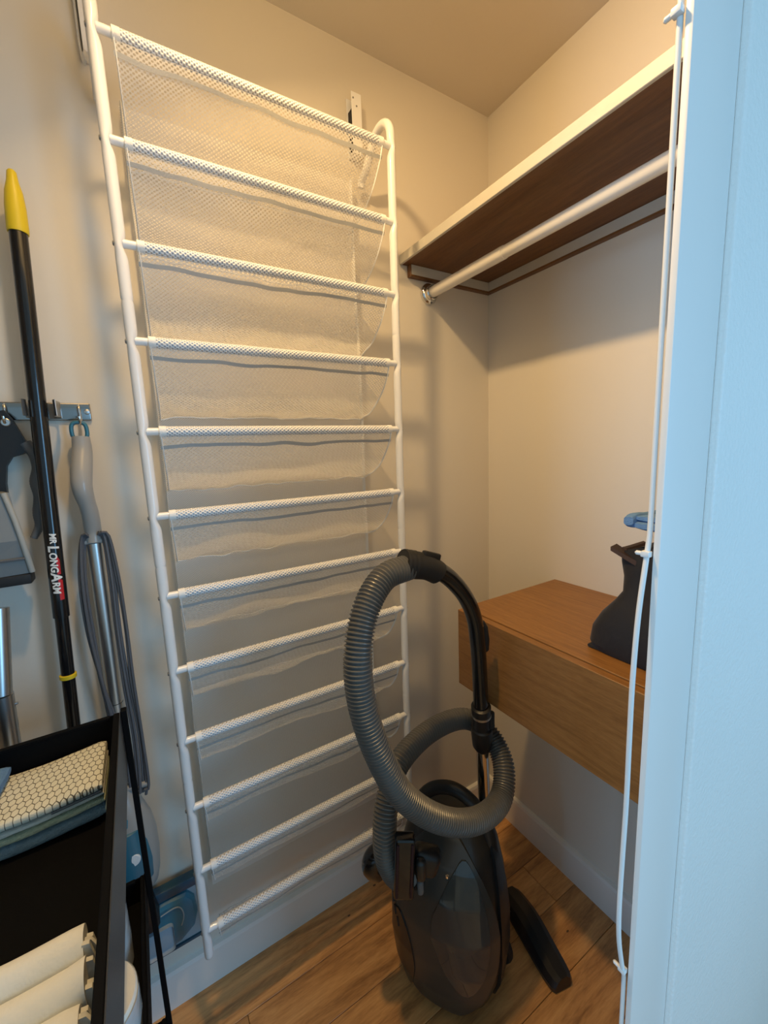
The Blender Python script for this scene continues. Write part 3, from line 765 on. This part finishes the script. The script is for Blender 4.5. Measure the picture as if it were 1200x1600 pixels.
for s, size, gap, base in (('MR', 0.0140, 0.003, -0.0045), ('L', 0.0240, 0.0006, -0.0088), ('ONG', 0.0165, 0.0006, -0.0080), ('A', 0.0240, 0.0002, -0.0088), ('RM', 0.0165, 0.0, -0.0080)):
    pf, w = text_mesh(s, size, 0.12)
    wrap_print('lettering', 'print_white', pf, TP + x, 0.01358, base); x += w + gap

# ------------------------------------------------------------------ steam mop hanging on the hook
mx, my = -1.154, -0.040
sm_ = thing('steam_mop', (mx, my, 0.19), 'grey and teal steam mop hanging from the chrome hook with wound cord', 'mop')
ring = [(mx + 0.0125 * math.copysign(abs(math.cos(a)) ** 0.7, math.cos(a)), my + 0.012, 1.461 + 0.017 * math.copysign(abs(math.sin(a)) ** 0.7, math.sin(a))) for a in [2 * math.pi * i / 32 for i in range(33)]]
MB().tube(ring, 0.0038, 10).build('hang_loop', 'teal', sm_)
gp = spline([(mx + 0.001, my + 0.010, 1.449), (mx, my + 0.006, 1.42), (mx - 0.005, my - 0.014, 1.375), (mx - 0.006, my - 0.020, 1.345), (mx - 0.001, my - 0.010, 1.30), (mx - 0.001, my, 1.262), (mx - 0.002, my, 1.235)], 0.004)
MB().tube(gp, [0.0152 + 0.003 * math.sin(math.pi * min(1, i / 34)) if i < 34 else 0.0150 for i in range(len(gp))], 20).build('grip', 'grey_plastic', sm_)
MB().tube([(mx - 0.002, my, 1.236), (mx - 0.006, my - 0.002, 0.885)], 0.0138, 20).build('upper_tube', 'brushed', sm_)
MB().tube([(mx - 0.006, my - 0.002, 0.884), (mx - 0.008, my - 0.004, 0.70)], 0.0146, 20).build('lower_tube', 'brushed', sm_)
MB().lathe([(0.003, -0.0135), (0.0025, -0.0152)], 10, (mx - 0.005, my, 0.90), 'Y').build('tube_button', 'grey_dark', sm_)
MB().tube([(mx - 0.024, my - 0.004, 1.240), (mx + 0.022, my - 0.004, 1.240)], 0.006, 12).build('cord_hook', 'grey_plastic', sm_)
MB().tube([(mx - 0.030, my - 0.02, 0.690), (mx + 0.034, my - 0.03, 0.690)], 0.007, 12).build('cord_hook', 'grey_plastic', sm_)
random.seed(11)
for i in range(9):
    lft = i < 4
    xa = mx + (-0.0165 - 0.0022 * i if lft else 0.015 + 0.0026 * (i - 4)); yt = my - 0.006 - 0.004 * (i % 3)
    zt = 1.247 + 0.003 * (i % 3); zb = (0.70 + 0.02 * (i % 3)) if lft else (0.688 - 0.004 * (i % 4))
    b1 = xa + (-0.008 - 0.003 * (i % 2) if lft else 0.001 + 0.0015 * (i - 4)); b2 = mx + (-0.018 + 0.006 * i if lft else 0.012 + 0.0055 * (i - 4))
    pts = [(xa * 0.5 + mx * 0.5, yt - 0.006, zt + 0.006), (xa, yt, zt - 0.006), (b1, yt - 0.004, 1.16), (b1 + nz(i * 3.1) * 0.006, yt - 0.006, 1.05), (b1 * 0.6 + b2 * 0.4, yt - 0.012, 0.93), (b2 + nz(i * 5.3) * 0.006 + (0 if lft else 0.004), yt - 0.016, 0.80), (b2, yt - 0.022, zb), (b2 * 0.7 + mx * 0.3, yt - 0.02, zb - 0.008)]
    MB().tube(spline(pts, 0.01), 0.0030, 8).build('cord', 'cord', sm_)
# body: pear shaped, grey shell with a teal tank
def mring(z, hx, hy, cx, cy, n=32): return [(cx + hx * math.cos(2 * math.pi * j / n), cy + hy * math.sin(2 * math.pi * j / n), z) for j in range(n)]
bs = [(0.690, 0.016, 0.016), (0.675, 0.022, 0.022), (0.65, 0.034, 0.030), (0.61, 0.047, 0.036), (0.57, 0.053, 0.038), (0.52, 0.054, 0.038), (0.47, 0.050, 0.036), (0.445, 0.044, 0.033), (0.435, 0.03, 0.026)]
bx, by = -1.170, -0.058
MB().rings([mring(z, a, b, bx, by) for z, a, b in bs]).build('body', 'grey_plastic', sm_)
MB().rings([mring(z, a + 0.0, b + 0.004, bx - 0.006, by - 0.004) for z, a, b in ((0.612, 0.030, 0.020), (0.605, 0.042, 0.034), (0.57, 0.0505, 0.037), (0.52, 0.053, 0.038), (0.475, 0.050, 0.036), (0.462, 0.040, 0.03))]).build('water_tank', 'teal', sm_)
MB().rings([mring(z, a, b, bx - 0.012, by - 0.006) for z, a, b in ((0.655, 0.012, 0.014), (0.65, 0.020, 0.028), (0.635, 0.026, 0.034), (0.62, 0.026, 0.034), (0.612, 0.02, 0.03))]).build('tank_latch', 'teal_clear', sm_)
MB().lathe([(0.0, -0.045), (0.013, -0.0445), (0.0145, -0.043), (0.0145, -0.036)], 20, (bx + 0.004, by, 0.545), 'Y', False).build('dial', 'white_plastic', sm_)
MB().box((bx - 0.022, by - 0.0445, 0.541), (bx + 0.004, by - 0.036, 0.549), 0.002, 2).build('dial_pointer', 'white_plastic', sm_)
MB().tube(spline([(bx, by, 0.445), (bx, by + 0.004, 0.41), (-1.165, -0.045, 0.37), (-1.16, -0.036, 0.33), (-1.16, -0.034, 0.30)], 0.008), 0.026, 18).build('neck', 'black', sm_)
# head: flat, upright against the wall
def plate(name, mat, pts, y0, y1): return MB().prism(pts, 'Y', y0, y1).build(name, mat, sm_, False)
hd_ = [(-1.290, 0.372), (-1.045, 0.366), (-1.038, 0.358), (-1.036, 0.200), (-1.044, 0.190), (-1.280, 0.196)]
plate('mop_head', 'pad_grey', hd_, -0.030, -0.0150)
MB().box((-1.290, -0.040, 0.346), (-1.040, -0.016, 0.372), 0.003, 2).build('head_edge', 'teal_dark', sm_)
MB().box((-1.285, -0.036, 0.192), (-1.042, -0.018, 0.199), 0.002, 2).build('head_lip', 'teal_dark', sm_)
dome = []
for f, y in ((1.0, -0.030), (0.99, -0.036), (0.93, -0.042), (0.80, -0.046)):
    dome.append([(-1.160 + (x + 1.160) * f, y, 0.275 + (z - 0.275) * f) for x, z in ((-1.265, 0.335), (-1.11, 0.342), (-1.075, 0.338), (-1.060, 0.315), (-1.056, 0.270), (-1.066, 0.235), (-1.095, 0.214), (-1.15, 0.204), (-1.265, 0.204))])
MB().rings(dome).build('head_cover', 'teal', sm_, angle=20)
MB().tube(spline([(-1.135, -0.0465, 0.318), (-1.105, -0.047, 0.322), (-1.092, -0.047, 0.312), (-1.088, -0.047, 0.288), (-1.096, -0.047, 0.262)], 0.004), 0.0016, 8).build('cover_ridge', 'pad_grey', sm_)
MB().box((-1.175, -0.0500, 0.218), (-1.112, -0.0455, 0.288), 0.010, 3).build('cover_label', 'cover_grey', sm_)

# ------------------------------------------------------------------ dustpan and a steel pole at the left
dp = thing('dustpan', (-1.30, -0.04, 1.17), 'grey dustpan with black handle and grey grip hanging beside the black pole', 'dustpan')
MB().prism([(-1.275, 1.497), (-1.262, 1.500), (-1.252, 1.482), (-1.240, 1.447), (-1.232, 1.436), (-1.244, 1.420), (-1.262, 1.414), (-1.272, 1.398), (-1.277, 1.366), (-1.278, 1.33), (-1.34, 1.33), (-1.33, 1.42), (-1.30, 1.47)], 'Y', -0.030, -0.016).build('handle', 'black', dp, False)
MB().lathe([(0.0062, -0.0315), (0.0075, -0.0305), (0.0075, -0.029)], 16, (-1.262, 0, 1.478), 'Y').build('eyelet', 'brushed', dp)
gpts = spline([(-1.240, -0.024, 1.440), (-1.229, -0.026, 1.418), (-1.2265, -0.027, 1.392), (-1.233, -0.028, 1.366), (-1.231, -0.028, 1.338), (-1.2365, -0.030, 1.305), (-1.238, -0.032, 1.282), (-1.250, -0.034, 1.258)], 0.0022)
MB().tube(gpts, [0.0098 + (0.0006 if i % 2 else 0) - 0.004 * max(0, (i - 60) / 25) for i in range(len(gpts))], 14).build('grip', 'grey_dark', dp)
MB().rings([[(-1.36, -0.030, 1.352), (-1.285, -0.030, 1.352), (-1.268, -0.060, 1.350), (-1.36, -0.066, 1.352)],
            [(-1.36, -0.028, 1.26), (-1.272, -0.028, 1.26), (-1.262, -0.066, 1.262), (-1.36, -0.074, 1.262)],
            [(-1.36, -0.026, 1.195), (-1.262, -0.026, 1.195), (-1.258, -0.052, 1.196), (-1.36, -0.056, 1.194)]]).build('pan', 'grey_pan', dp, False)
MB().tube([(-1.276, -0.062, 1.350), (-1.266, -0.066, 1.30), (-1.261, -0.067, 1.262), (-1.2565, -0.054, 1.198)], 0.0048, 10).build('pan_edge', 'pan_light', dp)
MB().box((-1.38, -0.058, 1.176), (-1.259, -0.022, 1.195), 0.002, 2).build('lip', 'black_soft', dp)
MB().box((-1.36, -0.0655, 1.224), (-1.262, -0.060, 1.229), 0.001, 1).build('ridge', 'grey_dark', dp)

sp_ = thing('steel_pole', (-1.33, -0.10, 0.002), 'grey metal pole standing at the left behind the black cart', 'pole')
MB().tube([(-1.345, -0.105, 0.002), (-1.323, -0.088, 0.985)], 0.0175, 20).build('lower_tube', 'brushed', sp_)
MB().tube([(-1.323, -0.088, 0.985), (-1.312, -0.06, 1.14)], 0.0160, 20).build('upper_tube', 'brushed', sp_)
MB().lathe([(0.003, 0.0), (0.0022, 0.004)], 8, (-1.3065, -0.088, 0.962), 'X').build('button', 'screw', sp_)

# ------------------------------------------------------------------ black cart
CX0, CX1, CY0, CY1 = -1.56, -1.141, -0.84, -0.234
ct = thing('utility_cart', (-1.35, -0.53, 0.0), 'black metal utility cart with deep trays at the lower left', 'cart')
def tray(z1, dep, sidemat, rw=0.008):
    mb = MB(); t = 0.002
    mb.box((CX0, CY0, z1 - dep), (CX1, CY1, z1 - dep + t))
    mb.box((CX0, CY1 - t, z1 - dep), (CX1, CY1, z1)); mb.box((CX0, CY0, z1 - dep), (CX1, CY0 + t, z1))
    mb.box((CX0, CY0, z1 - dep), (CX0 + t, CY1, z1)); mb.box((CX1 - t, CY0, z1 - dep), (CX1, CY1, z1))
    tr = mb.build('tray', 'black_metal', ct, False)
    MB().box((CX1 + 0.0012, CY0, z1 - dep * 0.92), (CX1 + 0.0024, CY1 + 0.001, z1 + 0.002)).build('side_panel', sidemat, tr, False)  # added skin; carries the paler lit colour on the top tray
    for lo, hi in (((CX1 - rw, CY0, z1 - 0.004), (CX1 + 0.001, CY1 + 0.001, z1 + 0.002)), ((CX0 - 0.001, CY0, z1 - 0.004), (CX0 + 0.013, CY1 + 0.001, z1 + 0.002)),
                   ((CX0 + 0.013, CY1 - 0.006, z1 - 0.004), (CX1 - 0.013, CY1 + 0.001, z1 + 0.0015)), ((CX0 + 0.013, CY0 - 0.001, z1 - 0.004), (CX1 - 0.013, CY0 + 0.010, z1 + 0.0015))):
        MB().box(lo, hi, 0.0012, 1).build('rim', 'black_metal', tr, False)
T1, T2, T3 = 0.960, 0.626, 0.29
tray(T1, 0.105, 'side_lit'); tray(T2, 0.05, 'black_metal', 0.005); tray(T3, 0.05, 'black_metal', 0.005)
for x in (CX0 - 0.009, CX1 + 0.0026):
    for y in (CY0 - 0.003, CY1 - 0.004):
        MB().box((x, y, 0.045), (x + 0.009, y + 0.014, T1 + 0.004), 0.001, 1).build('leg', 'black_metal', ct, False)
        MB().lathe([(0.0, -0.009), (0.018, -0.009), (0.022, -0.005), (0.022, 0.005), (0.018, 0.009), (0.0, 0.009)], 18, (x + 0.002, y + 0.005, 0.0225), 'X', False).build('caster', 'black_soft', ct)

# towels in the top tray
TF = T1 - 0.103
def wav(x, z, y, a=0.004): return (x, y, z + a * math.sin((x + 1.2) * 22) + 0.02 * max(0, x + 1.25))
def towel(label, z, y, w, h, mat, seed, x1=-1.162, cat='towel'):
    t = thing('folded_towel', (-1.28, y, z), label, cat, 'towels stacked in the cart')
    cloth_roll('fold', [wav(x, z, y - 0.012 * (x + 1.3)) for x in (-1.42, -1.36, -1.30, -1.25, -1.205, x1)], w, h, mat, t, seed, 0.003)
    return t
t1 = towel('grey-blue terry towel at the bottom of the cart towel stack', TF + 0.014, -0.298, 0.104, 0.022, 'towel_blue', 1.0)
t2 = towel('pale green textured towel in the middle of the cart towel stack', TF + 0.033, -0.298, 0.108, 0.013, 'towel_green', 4.0)
t3 = towel('cream towel with honeycomb print on top of the cart stack', TF + 0.046, -0.300, 0.108, 0.010, 'towel_white', 7.0)
cloth_roll('top_fold', [wav(x, TF + 0.061, -0.302 - 0.012 * (x + 1.3)) for x in (-1.42, -1.36, -1.30, -1.25, -1.205, -1.160)], 0.113, 0.016, 'honey', t3, 9.0, 0.002, e=0.45)
MB().tube(spline([wav(x, TF + 0.0525, -0.355 - 0.012 * (x + 1.3)) for x in (-1.225, -1.205, -1.19, -1.172, -1.163)], 0.005), 0.0022, 8).build('label_edge', 'grey_dark', t3)
bl = thing('blue_rag', (-1.31, -0.29, TF + 0.08), 'small bright blue rag lying on the honeycomb towel', 'cloth')
cloth_roll('fold', [(-1.40, -0.285, TF + 0.082), (-1.34, -0.285, TF + 0.080), (-1.284, -0.288, TF + 0.078)], 0.07, 0.018, 'cloth_blue', bl, 2.0, 0.004)

# white cloths filed upright at the near end of the top tray
labs = ('white folded cloth nearest the patterned towel stack in the cart', 'white folded cloth second from the patterned towel stack', 'white folded cloth third from the patterned towel stack', 'white folded cloth at the bottom edge of the photo in the cart')
for i in range(4):
    y = -0.578 - 0.033 * i; zt = TF + 0.068 - 0.006 * i
    c = thing('folded_cloth', (-1.28, y, TF), labs[i], 'cloth', 'white cloths filed in the cart')
    def crs(x, y=y, zt=zt, i=i):
        w = nz(x * 12 + i * 7, i) * 0.003; e = 0.006 * nz(x * 40, i * 3.0) if x > -1.18 else 0
        pr = []
        for k in range(17):
            a = math.pi * k / 16
            pr.append((x, y + w + 0.0165 * math.cos(a), zt + e + w - 0.016 + 0.016 * math.sin(a)))
        return [(x, y + w + 0.0160, TF + 0.002)] + pr + [(x, y + w - 0.0160, TF + 0.002)]
    xs = [-1.42 + 0.01 * j for j in range(26)] + [-1.168 + 0.003 * (i % 2)]
    MB().rings([crs(x) for x in xs]).build('outer_fold', 'cotton', c, angle=60)
    for q in range(3):
        yy = y - 0.011 + 0.010 * q; x0 = -1.169 + 0.003 * (i % 2); zz = zt - 0.004 - 0.007 * ((q + i) % 3)
        sv = [(x0, yy, TF + 0.003), (x0, yy, zz), (x0 + 0.006, yy + 0.002, zz - 0.004), (x0 + 0.009 + 0.004 * (q % 2), yy + 0.003, zz - 0.025), (x0 + 0.008, yy, TF + 0.003)]
        MB().rings([[(a, b - 0.0022, d) for a, b, d in sv], [(a, b + 0.0022, d) for a, b, d in sv]]).build('inner_layer', 'cotton', c)

# paper rolls in the lower tray
LF = T2 - 0.048
def roll(cx, cy, r, h, label):
    o = thing('paper_roll', (cx, cy, LF), label, 'paper roll', 'paper rolls in the lower tray')
    MB().lathe([(0.02, 0.001), (r - 0.002, 0.001), (r, 0.004), (r, h - 0.004), (r - 0.002, h), (0.02, h)], 48, (cx, cy, LF), 'Z', False).build('paper', 'paper', o)
    MB().lathe([(0.02, 0.001), (0.02, h - 0.0005), (0.0185, h - 0.0005), (0.0185, 0.001)], 24, (cx, cy, LF), 'Z', False).build('core', 'towel_white', o)
    rs = []
    for z in [0.003, 0.02, 0.04, 0.06, 0.08, h - 0.012, h - 0.006]:
        rs.append([(cx + (r + 0.0012 + 0.0012 * nz(math.cos(a) * 4, math.sin(a) * 4, z * 40)) * math.cos(a), cy + (r + 0.0012 + 0.0012 * nz(math.cos(a) * 4, math.sin(a) * 4, z * 40)) * math.sin(a), LF + z) for a in [2 * math.pi * j / 48 for j in range(48)]])
    MB().rings(rs, False).build('wrapper', 'wrap', o)
roll(-1.203, -0.450, 0.056, 0.098, 'white paper roll showing its flat end beside the cart rim')
roll(-1.216, -0.328, 0.054, 0.110, 'white paper roll mostly hidden behind the cart rim')

for o in bpy.data.objects:
    if '_o' in o: del o['_o']
